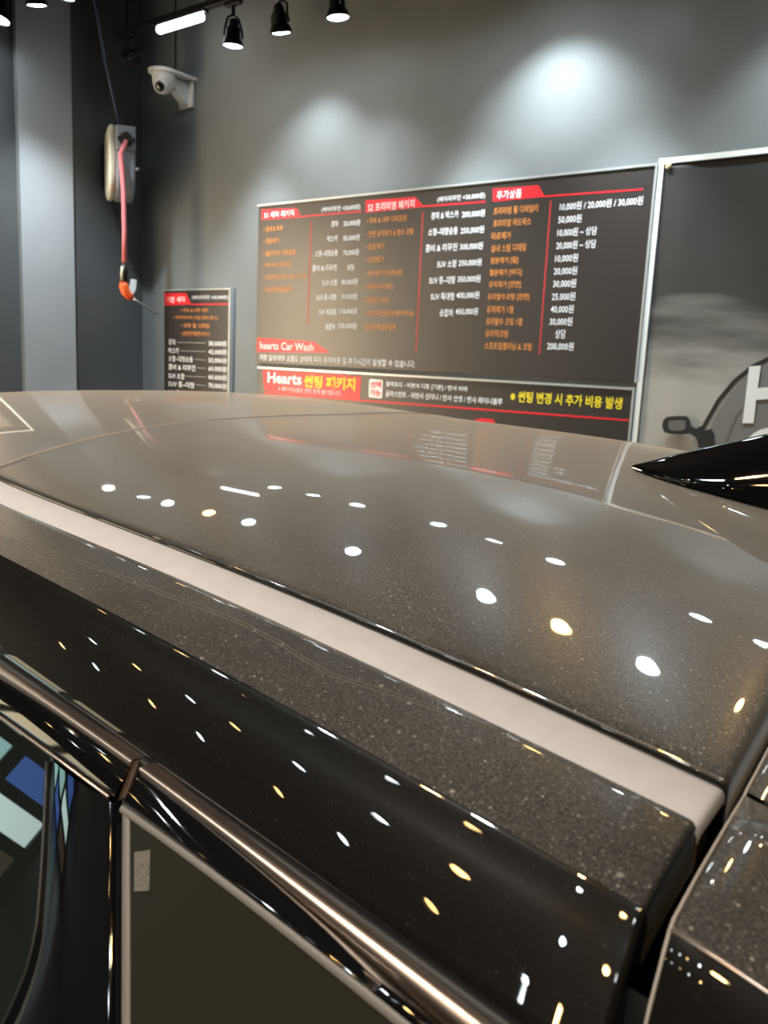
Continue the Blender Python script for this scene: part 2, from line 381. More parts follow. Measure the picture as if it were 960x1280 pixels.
def on_rail(px, py):
    d = ray(px, py); t = .15
    while t < 1.2:
        p = d*t; off = p.y-yd(p.x)
        if off > -.092:
            q = min(max((-.036-off)/.054, 0), 1)
            if p.z < cz('lo', p.x)+(cz('cr', p.x)-cz('lo', p.x))*q+.0012*math.sin(math.pi*q): break
        t += .0006
    return Vector((p.x, p.y, p.z+H+.0001))
M['smear'] = mat('dried_wipe_mark', (.12, .11, .098), .7)
for dy in (-2.2, 2.2):
    b = bmesh.new(); P_ = [on_rail(px, py+dy) for px, py in [(-30, 664), (2, 673), (57, 690), (110, 706), (167, 727), (207, 743), (260, 762), (300, 778), (350, 804), (380, 824), (415, 844), (470, 861), (530, 881), (592, 902), (633, 917)]]
    tube(b, P_, .00028, 6); tag(obj('wipe_mark', b, M['smear'], car, True), 'faint pale wipe mark along the dusty rail')
XD = -.346          # gap between front and rear door
KG = .46           # lean of the side glass
def on_glass(px, py):
    d = ray(px, py); t = (.35-SL*.07-.142+.232*KG)/(d.y+SL*d.x-KG*d.z); return d*t
def ox(z): return -.142-(-.232-z)*KG
_g0, _g1 = on_glass(151, 1005), on_glass(150, 1280)
def gapx(z): return (-.232-z)*(_g1.x-_g0.x)/(_g0.z-_g1.z)          # the door gap leans back as it goes down
def strip_between(k0, k1, xs, far, bulge=0.0, inset=.006):
    rows = []
    for x in xs:
        a, c = cp(k0, x, far), cp(k1, x, far); s = 1 if far else -1
        r = [a+Vector((0, -s*inset, -.001))]
        for t in xr(0, 1, 7): r.append(a.lerp(c, t)+Vector((0, s*bulge*math.sin(math.pi*t), bulge*.7*math.sin(math.pi*t))))
        r.append(c+Vector((0, -s*inset, .0005))); rows.append(r)
    return grid(rows)
def door_part(far):
    s = 1 if far else -1
    for front in (False, True):
        d = None
        xa, xb = (XD+.0045, -.085) if not front else (XF+.1, XD-.0045)
        dn = 'front_door' if front else 'rear_door'
        # root part of the door: its outer skin below the belt line
        rows = []
        for x in xr(xa, xb, 24):
            rows.append([op(x, -.255, -.475, far), op(x, -.262, -.485, far), op(x, -.266, -.62, far), op(x, -.264, -.9, far), op(x, -.25, -1.15, far), op(x, -.20, -1.38, far), op(x, -.16, -1.48, far)])
        d = obj(dn, grid(rows), M['gloss'], car, True)
        def sub(name, bm, m, smooth=True): 
            bm.transform(Matrix.Translation(-car.location)); return obj(name, bm, m, d, smooth, world=False)
        xs = xr(xa, xb, 40)
        # satin chrome trim: along the top, then down the short leg at the door gap
        bmc = strip_between('ch', 'cl', xs, far, bulge=.0016)
        xg = xa if not front else xb
        leg = []
        sx = 1 if not front else -1
        zt, zb = cz('ch', xg)-.001, -.2345
        for z in xr(zt, zb, 8):
            o0 = -.128-(zt-z)*.52
            leg.append([op(xg-.0*sx, o0+.006, z, far), op(xg, o0, z, far), op(xg+sx*.0022, o0-.0012, z, far), op(xg+sx*.0044, o0, z, far), op(xg+sx*.0046, o0+.006, z, far)])
        t = grid(leg); _join(bmc, t)
        sub('window_trim', bmc, M['chrome'])
        # gloss black frame under the trim
        k1 = 'fg' if front else 'gb'
        sub('window_frame', strip_between('cl', k1, xs, far, bulge=.0006), M['gloss'])
        if not front:
            rows = []
            for x in xs:
                a, c = cp('gb', x, far), cp('gl', x, far)
                rows.append([a+Vector((0, -s*.004, 0)), a, a.lerp(c, .3)+Vector((0, s*.0008, 0)), a.lerp(c, .7)+Vector((0, s*.0008, 0)), c, c+Vector((0, -s*.004, 0))])
            g = grid(rows)
            rows = []
            for z in xr(cz('gb', xa)-.0005, -.47, 14):
                o0 = ox(z); w = .0072; xg_ = xa+gapx(z)
                rows.append([op(xg_, o0+.006, z, far), op(xg_, o0, z, far), op(xg_+w*.5, o0-.001, z, far), op(xg_+w, o0, z, far), op(xg_+w, o0+.004, z, far)])
            _join(g, grid(rows)); sub('window_seal', g, M['seal_grey'])
            rows = []
            for w in xr(0, 1, 20):
                r = []
                for t in xr(0, 1, 12):
                    z = -.231+(-.485+.231)*t; x = xa+gapx(z)+.004; x += (xb-x)*w; zt = cz('gl', x); z = zt+(-.485-zt)*t
                    r.append(op(x, ox(z)+.0005, z, far))
                rows.append(r)
            sub('window_glass', grid(rows), M['glass'])
            if not far:
                g = bmesh.new(); prism(g, [Vector((q.x, q.y-.0003, q.z+H)) for q in (on_glass(168.5, 1065), on_glass(188, 1062.5), on_glass(187, 1113), on_glass(168, 1114))], (0, .0005, 0))
                tag(sub('film_patch', g, M['sticker'], False), 'small grey rectangular patch stuck on the glass')
        else:
            # glass with a curved rear lower corner, then the gloss black pillar cover
            edge = [(p.x, p.z) for p in [on_glass(*q) for q in ((60, 950), (57, 1022), (53, 1092), (47, 1165), (36, 1210), (22, 1245), (6, 1280), (-25, 1330), (-90, 1420))]]
            ex = lambda z: float(np.interp(-z, [-e[1] for e in edge], [e[0] for e in edge]))
            rows = []
            for t in xr(0, 1, 14):
                r = []
                for w in xr(0, 1, 24):
                    z = -.2375+(-.485+.2375)*t; x = xa+(ex(z)-xa)*w; zt = cz('fg', x)-.0005
                    z2 = zt+(-.485-zt)*t; r.append(op(x, ox(z2)+.0015, z2, far))
                rows.append(r)
            sub('window_glass', grid(rows), M['glass_front'])
            rows = []
            for t in xr(0, 1, 22):
                z = -.2335+(-.485+.2335)*t; e0 = ex(z)+.001; r = [op(e0, ox(z)+.004, z, far), op(e0+.001, ox(z)-.0006, z, far)]
                for w in (.12, .25, .45, .62, .72, .8, .88, .95):
                    x = e0+(xb+gapx(z)-e0)*w; b_ = -.0022*math.sin(math.pi*min(1, w*1.1))
                    zt = cz('fg', x)-.0004; z2 = zt+(-.485-zt)*t
                    r.append(op(x, ox(z2)-.0008+b_, z2, far))
                xe = xb+gapx(z); r += [op(xe-.0022, ox(z)-.0006, z, far), op(xe-.0008, ox(z)+.0008, z, far), op(xe, ox(z)+.008, z, far)]
                rows.append(r)
            sub('pillar_cover', grid(rows), M['gloss'])
            g = bmesh.new(); tube(g, [op(x, -.1425, cz('fg', x)+.0004, far) for x in xr(xa, xb-.004, 24)], .0012, 8); sub('frame_bead', g, M['chrome'])
            g = bmesh.new(); tube(g, [op(ex(z), ox(z)-.0004, z, far) for z in xr(-.238, -.48, 24)], .0013, 8); sub('window_seal', g, M['rubber'])
door_part(False); door_part(True)
# dark inner pillar behind the door gaps
for far in (False, True):
    obj('inner_body', grid([[op(x, -.10, -.20, far), op(x, -.112, -.3, far), op(x, -.12, -.6, far), op(x, -.12, -1.48, far)] for x in xr(XF, -.03, 10)]), M['rubber'], car, True)
# tailgate: spoiler top, rear quarter piece and the edge they share
XT = -.0672
TS = [(HW, 0.0), (.45, 0), (.3, 0), (.15, 0), (.05, 0), (.006, 0), (-.0075, 0)]
def tz(x, off):
    dx = x-XT
    z = -.1668-.115*dx-.20*dx*dx*3
    if off >= 0: return z+.036*(1-abs((off-HW)/HW)**REXP)
    return z
def tpanel(offs, far):
    rows = []
    for x in xr(XT, .30, 26):
        rows.append([op(x, o, tz(x, max(o, 0))+dz-(abs(o) if o < 0 else 0)*0, far) for o, dz in offs])
    R0 = rows[0]
    for a, d in ((-.0006, -.0008), (-.0008, -.004), (-.0008, -.03)): rows.insert(0, [Vector((p.x+a, p.y, p.z+d)) for p in R0])
    return grid(rows)
tg = obj('tailgate', tpanel([(o, 0) for o in xr(2*HW, .0, 60)], False), M['rail'], car, True)
def tsub(name, bm, m):
    bm.transform(Matrix.Translation(-car.location)); return obj(name, bm, m, tg, True, world=False)
for far in (False, True):
    tsub('rear_quarter_trim', tpanel([(-.002, -.0015), (-.004, 0), (-.03, -.003), (-.06, -.006), (-.0875, -.0105), (-.0895, -.0115)], far), M['rail'])
    tsub('rear_quarter_panel', tpanel([(-.0895, -.0115), (-.0915, -.0135), (-.096, -.020), (-.104, -.034), (-.112, -.052), (-.124, -.085), (-.146, -.17), (-.175, -.30), (-.22, -.6), (-.225, -1.0), (-.19, -1.3)], far), M['side'])
    b = bmesh.new(); tube(b, [op(x, -.0905, tz(x, 0)-.0118, far) for x in xr(XT, .2, 12)], .0010, 6); tsub('quarter_edge', b, M['chrome'])
for far in (False, True):
    b = bmesh.new(); tube(b, [op(XT-.0004, o, tz(XT, max(o, 0))+dz+.0002, far) for o, dz in [(.30, 0), (.15, 0), (.05, 0), (.001, 0), (-.003, -.0010), (-.03, -.003), (-.06, -.006), (-.0875, -.0105), (-.0915, -.0135), (-.104, -.034), (-.124, -.085)]], .0006, 6)
    tsub('panel_edge', b, M['seam'])
# gap filler under the tailgate joint
rows = [[op(x, o, -.20-.03*(o < -.05) + (.03*(1-abs((o-HW)/HW)**2) if o > 0 else 0)) for o in xr(-.10, 2*HW+.10, 30)] for x in (-.10, -.075, -.05, -.03)]
obj('joint_gutter', grid(rows), M['rubber'], car, True)
# windscreen, bonnet and lower nose, hidden from here but closing the shape
def across(x, z, w, crown, n=24):
    return [Vector((x, yd(x)+HW+w*t, z+H+crown*(1-t*t))) for t in xr(-1, 1, n)]
obj('windscreen', grid([across(XROOF-.004, ZD(XROOF)-.002, .53, HF(XROOF)), across(-2.4, -.28, .58, .05), across(-2.75, -.52, .64, .06), across(-2.95, -.68, .66, .06)]), M['glass_front'], car, True)
obj('bonnet', grid([across(-2.96, -.70, .70, .06), across(-3.4, -.78, .78, .06), across(-3.8, -.88, .76, .06), across(-4.0, -1.0, .70, .05), across(-4.05, -1.3, .7, 0), across(-4.0, -1.5, .68, 0)]), M['side'], car, True)
obj('rear_body', grid([across(.30, -.27, .60, .036), across(.36, -.6, .70, .02), across(.42, -.9, .74, 0), across(.43, -1.3, .74, 0), across(.40, -1.48, .70, 0)]), M['side'], car, True)
for x in (-3.2, -.35):
    for far in (False, True):
        b = bmesh.new(); c = op(x, -.06, -1.45, far)
        lathe(b, [(.05, .09), (.2, .10), (.24, .09), (.30, .11), (.33, .09), (.335, 0), (.33, -.09), (.30, -.11), (.05, -.1)], Matrix.Translation(c) @ rot_to((0.129, .99, 0)).to_4x4(), 40)
        obj('wheel', b, M['rubber'], car, True)
# shark-fin aerial
tip = hit(790, 587); ax = Vector((1, -SL, 0)).normalized(); lat = Vector((SL, 1, 0)).normalized()
Wp = [(0, .0012), (.02, .014), (.045, .026), (.08, .036), (.12, .041), (.17, .043), (.21, .040), (.235, .028)]
Hp = [(0, .002), (.02, .009), (.05, .020), (.10, .037), (.14, .051), (.18, .064), (.21, .069), (.225, .06), (.235, .02)]
def fin(z_off, wscale, hmax):
    rows = []
    for i in range(44):
        s = .235*i/43; w = float(np.interp(s, *zip(*Wp)))*wscale; h = float(np.interp(s, *zip(*Hp)))*hmax
        c = tip+ax*s; row = []
        for k in range(33):
            a = math.pi*k/32; ca, sa = math.cos(a), math.sin(a)
            l = w*math.copysign(abs(ca)**.75, ca)*(1-.35*sa**2); p = c+lat*l
            base = roofz(p.x, p.y)+H
            row.append(Vector((p.x, p.y, base+z_off+h*sa**1.25)))
        rows.append(row)
    return grid(rows)
an = obj('aerial_fin', fin(.0022, 1, 1.25), M['gloss'], car, True)
g = fin(.0004, 1.05, .05); g.transform(Matrix.Translation(-car.location)); obj('base_gasket', g, M['rubber'], an, True, world=False)

# ---------------------------------------------------------------- lettering helper
FONT_CACHE = {}
def text_mesh(s, bold):
    key = (s, bold)
    if key not in FONT_CACHE:
        c = bpy.data.curves.new('t', 'FONT'); c.body = s; c.size = 1; c.offset = bold; c.resolution_u = 2; c.fill_mode = 'FRONT'
        o = bpy.data.objects.new('t', c); COL.objects.link(o)
        bpy.context.view_layer.update(); dg = bpy.context.evaluated_depsgraph_get()
        me = bpy.data.meshes.new_from_object(o.evaluated_get(dg)); bpy.data.objects.remove(o); bpy.data.curves.remove(c)
        n = len(me.vertices); co = np.empty(n*3); me.vertices.foreach_get('co', co); co = co.reshape(-1, 3)
        FONT_CACHE[key] = (co, [list(p.vertices) for p in me.polygons]); bpy.data.meshes.remove(me)
    return FONT_CACHE[key]
def lettering(parent, s, p0, p1, hpx, m, y, bold=.006, name='lettering', label=None):
    """text s between left and right ends p0, p1 (middle line), height hpx, on the plane y"""
    a, c = on_wall(*p0, y), on_wall(*p1, y)
    up = on_wall((p0[0]+p1[0])/2, (p0[1]+p1[1])/2-hpx/2, y).z-on_wall((p0[0]+p1[0])/2, (p0[1]+p1[1])/2+hpx/2, y).z
    co, faces = text_mesh(s, bold)
    x0, x1 = co[:, 0].min(), co[:, 0].max(); z0, z1 = co[:, 1].min(), co[:, 1].max()
    b = bmesh.new(); vs = []
    for v in co:
        t = (v[0]-x0)/(x1-x0); vs.append(b.verts.new((a.x+(c.x-a.x)*t, y, (a.z+c.z)/2+(((v[1]-z0)/(z1-z0))-.5)*up)))
    for f in faces:
        try: b.faces.new([vs[i] for i in f])
        except ValueError: pass
    o = obj(name, b, m, parent)
    return o
def rect(parent, name, x0, z0, x1, z1, m, y, d=.003):
    return obj(name, box2((x0, y, z0), (x1, y+d, z1)), m, parent)
def poly(parent, name, pts, m, y, d=.002):
    b = bmesh.new(); prism(b, [on_wall(px, py, y) for px, py in pts], (0, d, 0)); return obj(name, b, m, parent)
def frame(parent, x0, z0, x1, z1, w, d, y, m, sides='lrtb'):
    b = bmesh.new()
    if 'l' in sides: box(b, (x0-w/2, y, (z0+z1)/2), (w, d, z1-z0))
    if 'r' in sides: box(b, (x1+w/2, y, (z0+z1)/2), (w, d, z1-z0))
    if 't' in sides: box(b, ((x0+x1)/2, y, z1+w/2), (x1-x0+2*w, d, w))
    if 'b' in sides: box(b, ((x0+x1)/2, y, z0-w/2), (x1-x0+2*w, d, w))
    return obj('frame', b, m, parent)
YS = YWALL-.028       # face of the sign boards
YL = YS-.0012
# ---------------------------------------------------------------- big price board
BX0, BX1, BZ0, BZ1 = -3.665, -1.345, H-.030, H+.857
pb = empty('price_board', ((BX0+BX1)/2, YWALL, BZ0), 'wide black price board with three columns of orange and white text', 'sign')
rect(pb, 'panel', BX0, BZ0, BX1, BZ1, M['board'], YS, .027)
frame(pb, BX0, BZ0, BX1, BZ1, .010, .034, YWALL-.017, M['silver'], 'rt')
tabs = [[(327, 262), (371, 260), (376, 271.5), (327, 275)], [(457, 250.5), (519, 246), (530, 258.5), (457, 266)], [(616, 236), (673, 231.5), (681, 246), (616, 252)], [(321.5, 422), (392, 427), (413, 441), (321, 440)]]
for p in tabs: poly(pb, 'heading_tab', p, M['red'], YL+.0004)
def line(parent, p, q, w, m): poly(parent, 'divider_line', [(p[0], p[1]-w/2), (q[0], q[1]-w/2), (q[0], q[1]+w/2), (p[0], p[1]+w/2)], m, YL+.0003)
def vline(parent, p, q, w, m): poly(parent, 'divider_line', [(p[0]-w/2, p[1]), (p[0]+w/2, p[1]), (q[0]+w/2, q[1]), (q[0]-w/2, q[1])], m, YL+.0003)
line(pb, (374, 271), (452, 264), 1.6, M['red']); line(pb, (528, 258), (607, 252), 1.8, M['red']); line(pb, (680, 245.5), (804, 236.5), 2.0, M['red'])
vline(pb, (389, 276), (384.5, 405), 1, M['line_dim']); vline(pb, (528.5, 265), (520, 439), 1.2, M['line_dim']); vline(pb, (688.5, 251), (674, 443), 1.6, M['line_dim'])
T = []   # text, left, right (pixel middle line), height, ink
W_, O_ = 'white', 'orange_ink'
T += [('S1 세차 패키지', (330.5, 269), (367.5, 266), 8, W_), ('(에어리무진 +20,000원)', (402, 263), (450.5, 258.5), 7.5, W_)]
for i, (s, x) in enumerate((('• 실내 & 외부', 353.5), ('• 철분제거', 348.5), ('• 휠타이어 디테일링', 369), ('• 하부세차 (언더바디)', 365), ('• 타르제거(차량 오염 시 추가)', 383), ('• 실내연막살균탈취', 364))):
    y = 286.3+i*15.0; T.append((s, (329.5, y), (x, y-1.2+i*.35), 7, O_))
for i, (s, x0, x1, pr, q0, q1) in enumerate((('경차', 414, 423, '50,000원', 429.5, 450), ('박스카', 409, 422, '55,000원', 429, 449.5), ('소형~대형승용', 394, 422, '70,000원', 429, 448.5), ('콤비 & 리무진', 390.5, 421, '상담', 434, 443), ('SUV 소형', 403, 421, '80,000원', 427, 447), ('SUV 중~대형', 396, 420, '90,000원', 427, 446.5), ('SUV 특대형', 398.5, 420, '110,000원', 424, 446), ('승합차', 406.5, 419, '120,000원', 423.5, 445.5))):
    y = 279.5+i*18.35; T += [(s, (x0, y+.6), (x1, y), 8, W_), (pr, (q0, y-.4), (q1, y-1.0), 8, W_)]
T += [('S2 프리미엄 패키지', (460, 260.5), (518, 253.5), 10.5, W_), ('(에어리무진 +20,000원)', (547, 250), (606.5, 244.3), 8, W_)]
for i, (s, x) in enumerate((('• 외부 & 내부 디테일링', 508), ('• 전면 유막제거 & 발수 코팅', 516.5), ('• 철분제거', 480), ('• 타르제거', 479), ('• 전체 휠타이어(컨디션)', 502.5), ('• 세라믹 바디왁스', 491.5), ('• 피톤치드서비스', 486.5), ('• 에어컨라인(필터,에바크리닝)', 517.5), ('• 실내연막살균탈취', 494.5))):
    y = 275.8+i*16.6; T.append((s, (458.5-i*.6, y), (x, y-3.2+i*.42), 8, O_))
for i, (s, x0, x1, pr, q0, q1) in enumerate((('경차 & 박스카', 539, 573, '200,000원', 577.5, 606), ('소형~대형승용', 535.5, 572, '250,000원', 576, 605), ('콤비 & 리무진', 532, 571.5, '300,000원', 575, 603.5), ('SUV 소형', 546.5, 570, '250,000원', 573.5, 602), ('SUV 중~대형', 536.5, 568.5, '350,000원', 572, 600.5), ('SUV 특대형', 538.5, 567.5, '400,000원', 570.5, 599), ('승합차', 549.5, 566.5, '450,000원', 569.5, 597.5))):
    y = 268.2+i*20.35; T += [(s, (x0, y+1.2), (x1, y), 9.5, W_), (pr, (q0, y-.4), (q1, y-1.6), 9.5, W_)]
T += [('추가상품', (621, 244.5), (652, 241), 11, W_)]
for i, (s, x0, x1, y) in enumerate((('프리미엄 휠 디테일러', 617, 672.5, 262), ('프리미엄 하드왁스', 616.5, 664, 278), ('타르제거', 614.5, 638, 294.5), ('실내 스팀 디테일', 614, 657.5, 309.5), ('철분제거 [휠]', 613, 647.5, 325.5), ('철분제거 [바디]', 612, 652, 340.5), ('유막제거 [전면]', 611, 651, 355.5), ('유리발수코팅 [전면]', 609.5, 661.5, 370.8), ('유막제거 1열', 608.5, 641.5, 386.3), ('유리발수 코팅 1열', 607.5, 652.5, 401.3), ('유리막코팅', 606.5, 635, 416.3), ('소프트탑클리닝 & 코팅', 605.5, 664.5, 432))):
    T.append((s, (x0, y+.8), (x1, y-.8+i*.15), 9.5, O_))
for i, (s, x0, x1, y) in enumerate((('10,000원 / 20,000원 / 30,000원', 700, 803.5, 255.5), ('50,000원', 698, 727, 273.8), ('10,000원 ~ 상담', 697, 746, 289.7), ('20,000원 ~ 상담', 695.5, 745, 306), ('10,000원', 694, 722.5, 322.7), ('20,000원', 692.5, 721.5, 338.7), ('30,000원', 691.5, 720, 354.5), ('25,000원', 690, 719, 370.7), ('40,000원', 688.5, 717, 386.5), ('30,000원', 687, 715.5, 402), ('상담', 694, 707, 417.5), ('200,000원', 684, 717, 433))):
    T.append((s, (x0, y+(1.8 if i == 0 else .6)), (x1, y-(3.2 if i == 0 else .6)), 11, W_))
T += [('hearts Car Wash', (325, 431.5), (392, 434), 9.5, W_), ('차량 실내/외부 오염도 상태에 따라 추가비용 및 추가시간이 발생할 수 있습니다.', (324.5, 446.5), (519, 455), 8.5, W_)]
for s, p, q, h, m in T: lettering(pb, s, p, q, h, M[m], YL-.0008)
# ---------------------------------------------------------------- notice board under it
NZ1, NZ0 = H-.063, H-.42
nb = empty('notice_board', ((BX0+BX1)/2, YWALL, NZ0), 'low black notice board with red panel, directly under the price board', 'sign')
rect(nb, 'panel', BX0+.03, NZ0, BX1-.004, NZ1, M['board'], YS, .027)
frame(nb, BX0+.03, NZ0, BX1-.004, NZ1, .010, .034, YWALL-.017, M['silver'], 'rt')
poly(nb, 'heading_tab', [(328, 459), (452, 470.5), (449.5, 500), (338, 490.5), (331, 488), (329.5, 480)], M['red'], YL+.0004)
line(nb, (330, 491.5), (787, 525.5), 2.2, M['red'])
poly(nb, 'heading_tab', [(588, 527), (600, 522.5), (616, 524), (640, 560), (588, 556)], M['red'], YL+.0002)
pts = [(461.5, 475), (463, 473.5), (477, 474.8), (478.5, 476.5), (477.3, 496.5), (475.6, 498), (462, 496.7), (460.6, 495)]
poly(nb, 'option_tag', pts, M['white'], YL+.0002)
for s, p, q, h, m, bo in (('Hearts', (334.5, 471.5), (377, 474.5), 14, 'white', .03), ('썬팅 패키지', (380, 476), (444, 481), 16, 'yellow', .035), ('※ 패키지상품은 썬팅 중복 불가합니다.', (348, 486), (427, 491.5), 6, 'white', .0),
     ('선택', (463, 480), (476.5, 481), 8, 'red', .025), ('가능', (462.5, 490.5), (476, 491.5), 8, 'red', .025),
     ('블랙포다 - 비반사 디토 [기본] / 반사 비바', (482.5, 479.5), (584.5, 487.5), 7.5, 'white', .012), ('글라스틴트 - 비반사 신더니 / 반사 선셋 / 반사 레이니블루', (482, 492.5), (628, 501.5), 8, 'white', .012),
     ('※ 썬팅 변경 시 추가 비용 발생', (638, 496.5), (778, 503), 14.5, 'yellow', .02)):
    lettering(nb, s, p, q, h, M[m], YL-.0008, bo)
# ---------------------------------------------------------------- small price board near the corner
SX0, SX1, SZ0, SZ1 = -4.515, -3.90, H-.62, H+.396
sbd = empty('price_board', ((SX0+SX1)/2, YWALL, SZ0), 'narrow upright black price board near the wall corner', 'sign')
rect(sbd, 'panel', SX0, SZ0, SX1, SZ1, M['board'], YS, .027)
frame(sbd, SX0, SZ0, SX1, SZ1, .008, .034, YWALL-.017, M['silver'], 'rt')
poly(sbd, 'heading_tab', [(205.5, 366.5), (232, 366), (239.5, 380.5), (206, 382)], M['red'], YL+.0004)
line(sbd, (238, 380.5), (286.5, 380), 1.6, M['red'])
for s, p, q, h, m in [('기본 세차', (208, 374.5), (231.5, 374), 7.5, W_), ('(에어리무진 +20,000원)', (240, 372.5), (285, 371.5), 6, W_),
    ('• 외부 & 내부 세차', (226, 388), (260.5, 387.5), 5.5, O_), ('• 하이라이트(기본,에어,왁스)', (216.5, 397.5), (272.5, 397.5), 6, O_), ('• 외부 휠 디테일', (226.5, 407), (261.5, 407), 6, O_), ('• 실내연막탈취서비스', (226, 417), (262.5, 417), 6, O_)]:
    lettering(sbd, s, p, q, h, M[m], YL-.0008)
for i, (s, x1, pr) in enumerate((('경차', 219.5, '38,000원'), ('박스카', 223.5, '42,000원'), ('소형~대형승용', 241, '50,000원'), ('콤비 & 리무진', 244, '60,000원'), ('SUV 소형', 230, '60,000원'), ('SUV 중~대형', 242.5, '70,000원'), ('SUV 특대형', 233, '80,000원'))):
    y = 427.3+i*10.6
    lettering(sbd, s, (210.5, y), (x1, y+.5), 7.5, M['white'], YL-.0008); lettering(sbd, pr, (260.5, y+1.8), (283, y+2.5), 7.5, M['white'], YL-.0008)
    line(sbd, (x1+2, y+.5), (257, y+1.6), .5, M['silver'])
# ---------------------------------------------------------------- banner with a printed car
m = mat('banner_print', (.03, .03, .03), .42); nt = m.node_tree; N = nt.nodes; L = nt.links; bs = N['Principled BSDF']
tc = N.new('ShaderNodeTexCoord'); sx = N.new('ShaderNodeSeparateXYZ'); L.new(tc.outputs['Object'], sx.inputs[0])
mp = N.new('ShaderNodeMapping'); mp.inputs['Scale'].default_value = (1.1, 1, 6); mp.inputs['Rotation'].default_value = (0, .25, 0); L.new(tc.outputs['Object'], mp.inputs[0])
no = N.new('ShaderNodeTexNoise'); no.inputs['Scale'].default_value = 1.6; no.inputs['Detail'].default_value = 5; L.new(mp.outputs[0], no.inputs['Vector'])
ad = N.new('ShaderNodeMath'); ad.operation = 'MULTIPLY_ADD'; L.new(no.outputs[0], ad.inputs[0]); ad.inputs[1].default_value = -.55; L.new(sx.outputs[2], ad.inputs[2])
cr_ = N.new('ShaderNodeValToRGB'); e = cr_.color_ramp.elements
e[0].position = .0; e[0].color = (.42, .40, .36, 1); e[1].position = 1; e[1].color = (.03, .03, .028, 1)
for ps, c in ((.30, (.40, .38, .34, 1)), (.42, (.17, .16, .145, 1)), (.50, (.045, .044, .04, 1))):
    q = e.new(ps); q.color = c
mr = N.new('ShaderNodeMapRange'); mr.inputs[1].default_value = .2; mr.inputs[2].default_value = 1.8; L.new(ad.outputs[0], mr.inputs[0]); L.new(mr.outputs[0], cr_.inputs[0]); L.new(cr_.outputs[0], bs.inputs['Base Color'])
M['banner'] = m
GX0, GX1, GZ0, GZ1 = -1.334, 1.0, H-1.0, H+.884
bn = empty('banner', ((GX0+GX1)/2, YWALL, GZ0), 'white-edged banner printed with a grey car, right of the price board', 'banner')
def by(x, z):
    tt = (x-GX0); 
    return YWALL-.014-.004*math.sin(9*x+1.6*z)*math.sin(3*z+2*x)-.003*math.exp(-((tt-.06*(GZ1-z)-.12)/.05)**2)-.004*math.exp(-((tt-.45*(GZ1-z)-.05)/.06)**2)
obj('cloth', grid([[Vector((x, by(x, z), z)) for x in xr(GX0+.018, GX1-.018, 90)] for z in xr(GZ0+.018, GZ1-.018, 70)], down=(0, .0015, 0)), M['banner'], bn, True)
frame(bn, GX0+.022, GZ0+.022, GX1-.022, GZ1-.022, .022, .012, YWALL-.021, M['ban_white']).name = 'hem'
b = bmesh.new(); c = on_wall(836, 207.5, YWALL-.026); lathe(b, [(.004, 0), (.012, 0), (.0135, .003), (.012, .006), (.004, .006)], Matrix.Translation(c) @ rot_to((0, -1, 0)).to_4x4(), 20)
obj('eyelet', b, M['brass'], bn, True)
M['ink_dark'] = mat('banner_dark_ink', (.022, .022, .020), .45); M['ink_grey'] = mat('banner_grey_ink', (.14, .135, .125), .45)
M['ink_body'] = mat('banner_car_ink', (.26, .25, .23), .45); M['ink_glass'] = mat('banner_glass_ink', (.19, .185, .175), .45); M['ink_white'] = mat('banner_white_ink', (.86, .86, .84), .45)
YB = YWALL-.0255
poly(bn, 'printed_car', [(868, 560), (866, 552), (880, 527), (900, 496), (925, 468), (958, 447), (1010, 434), (1100, 430), (1100, 640), (868, 600)], M['ink_body'], YB, .001)
poly(bn, 'printed_window', [(879, 555), (893, 523), (911, 494), (934, 468), (963, 452), (1010, 441), (1060, 440), (1060, 560)], M['ink_glass'], YB-.0012, .001)
def stroke(pts, w, name, mm, y):
    b = bmesh.new(); P = [on_wall(*p, y) for p in pts]
    Lf, Rt = [], []
    for k, p in enumerate(P):
        d = (P[min(k+1, len(P)-1)]-P[max(k-1, 0)]).normalized(); n_ = Vector((-d.z, 0, d.x))*w/2; Lf.append(p+n_); Rt.append(p-n_)
    prism(b, Lf+Rt[::-1], (0, .0008, 0))
    return obj(name, b, mm, bn)
stroke([(872, 548), (882, 528), (898, 500), (918, 476), (940, 458), (965, 446), (1010, 435)], .014, 'printed_roof_line', M['ink_dark'], YB-.0022)
stroke([(906, 556), (920, 520), (945, 492), (975, 478)], .008, 'printed_pillar', M['ink_grey'], YB-.0022)
poly(bn, 'printed_mirror', [(827.5, 533), (829, 525), (834, 521), (845, 520), (858, 520), (862, 524), (864, 532), (870, 536), (876, 532), (880, 538), (889, 536), (893, 543), (893, 556), (887, 560), (873, 560), (871, 548), (862, 542), (850, 543), (836, 542), (830, 540)], M['ink_dark'], YB-.0034, .001)
poly(bn, 'printed_mirror_glass', [(836, 526), (850, 525), (857, 526), (857, 536), (850, 539), (838, 538), (835, 534)], M['ink_grey'], YB-.0046, .001)
poly(bn, 'lettering', [(936.5, 458), (951, 457), (947, 485), (988, 482), (992, 453), (1007, 452), (999, 530), (984, 530), (987, 497), (945, 500), (942, 529), (928, 529)], M['ink_white'], YB-.0046, .001)
arc = [(962+30*math.cos(a)*1.0, 570+31*math.sin(a)) for a in [math.radians(d) for d in range(40, 321, 14)]]
stroke(arc, .026, 'lettering', M['ink_white'], YB-.0058)

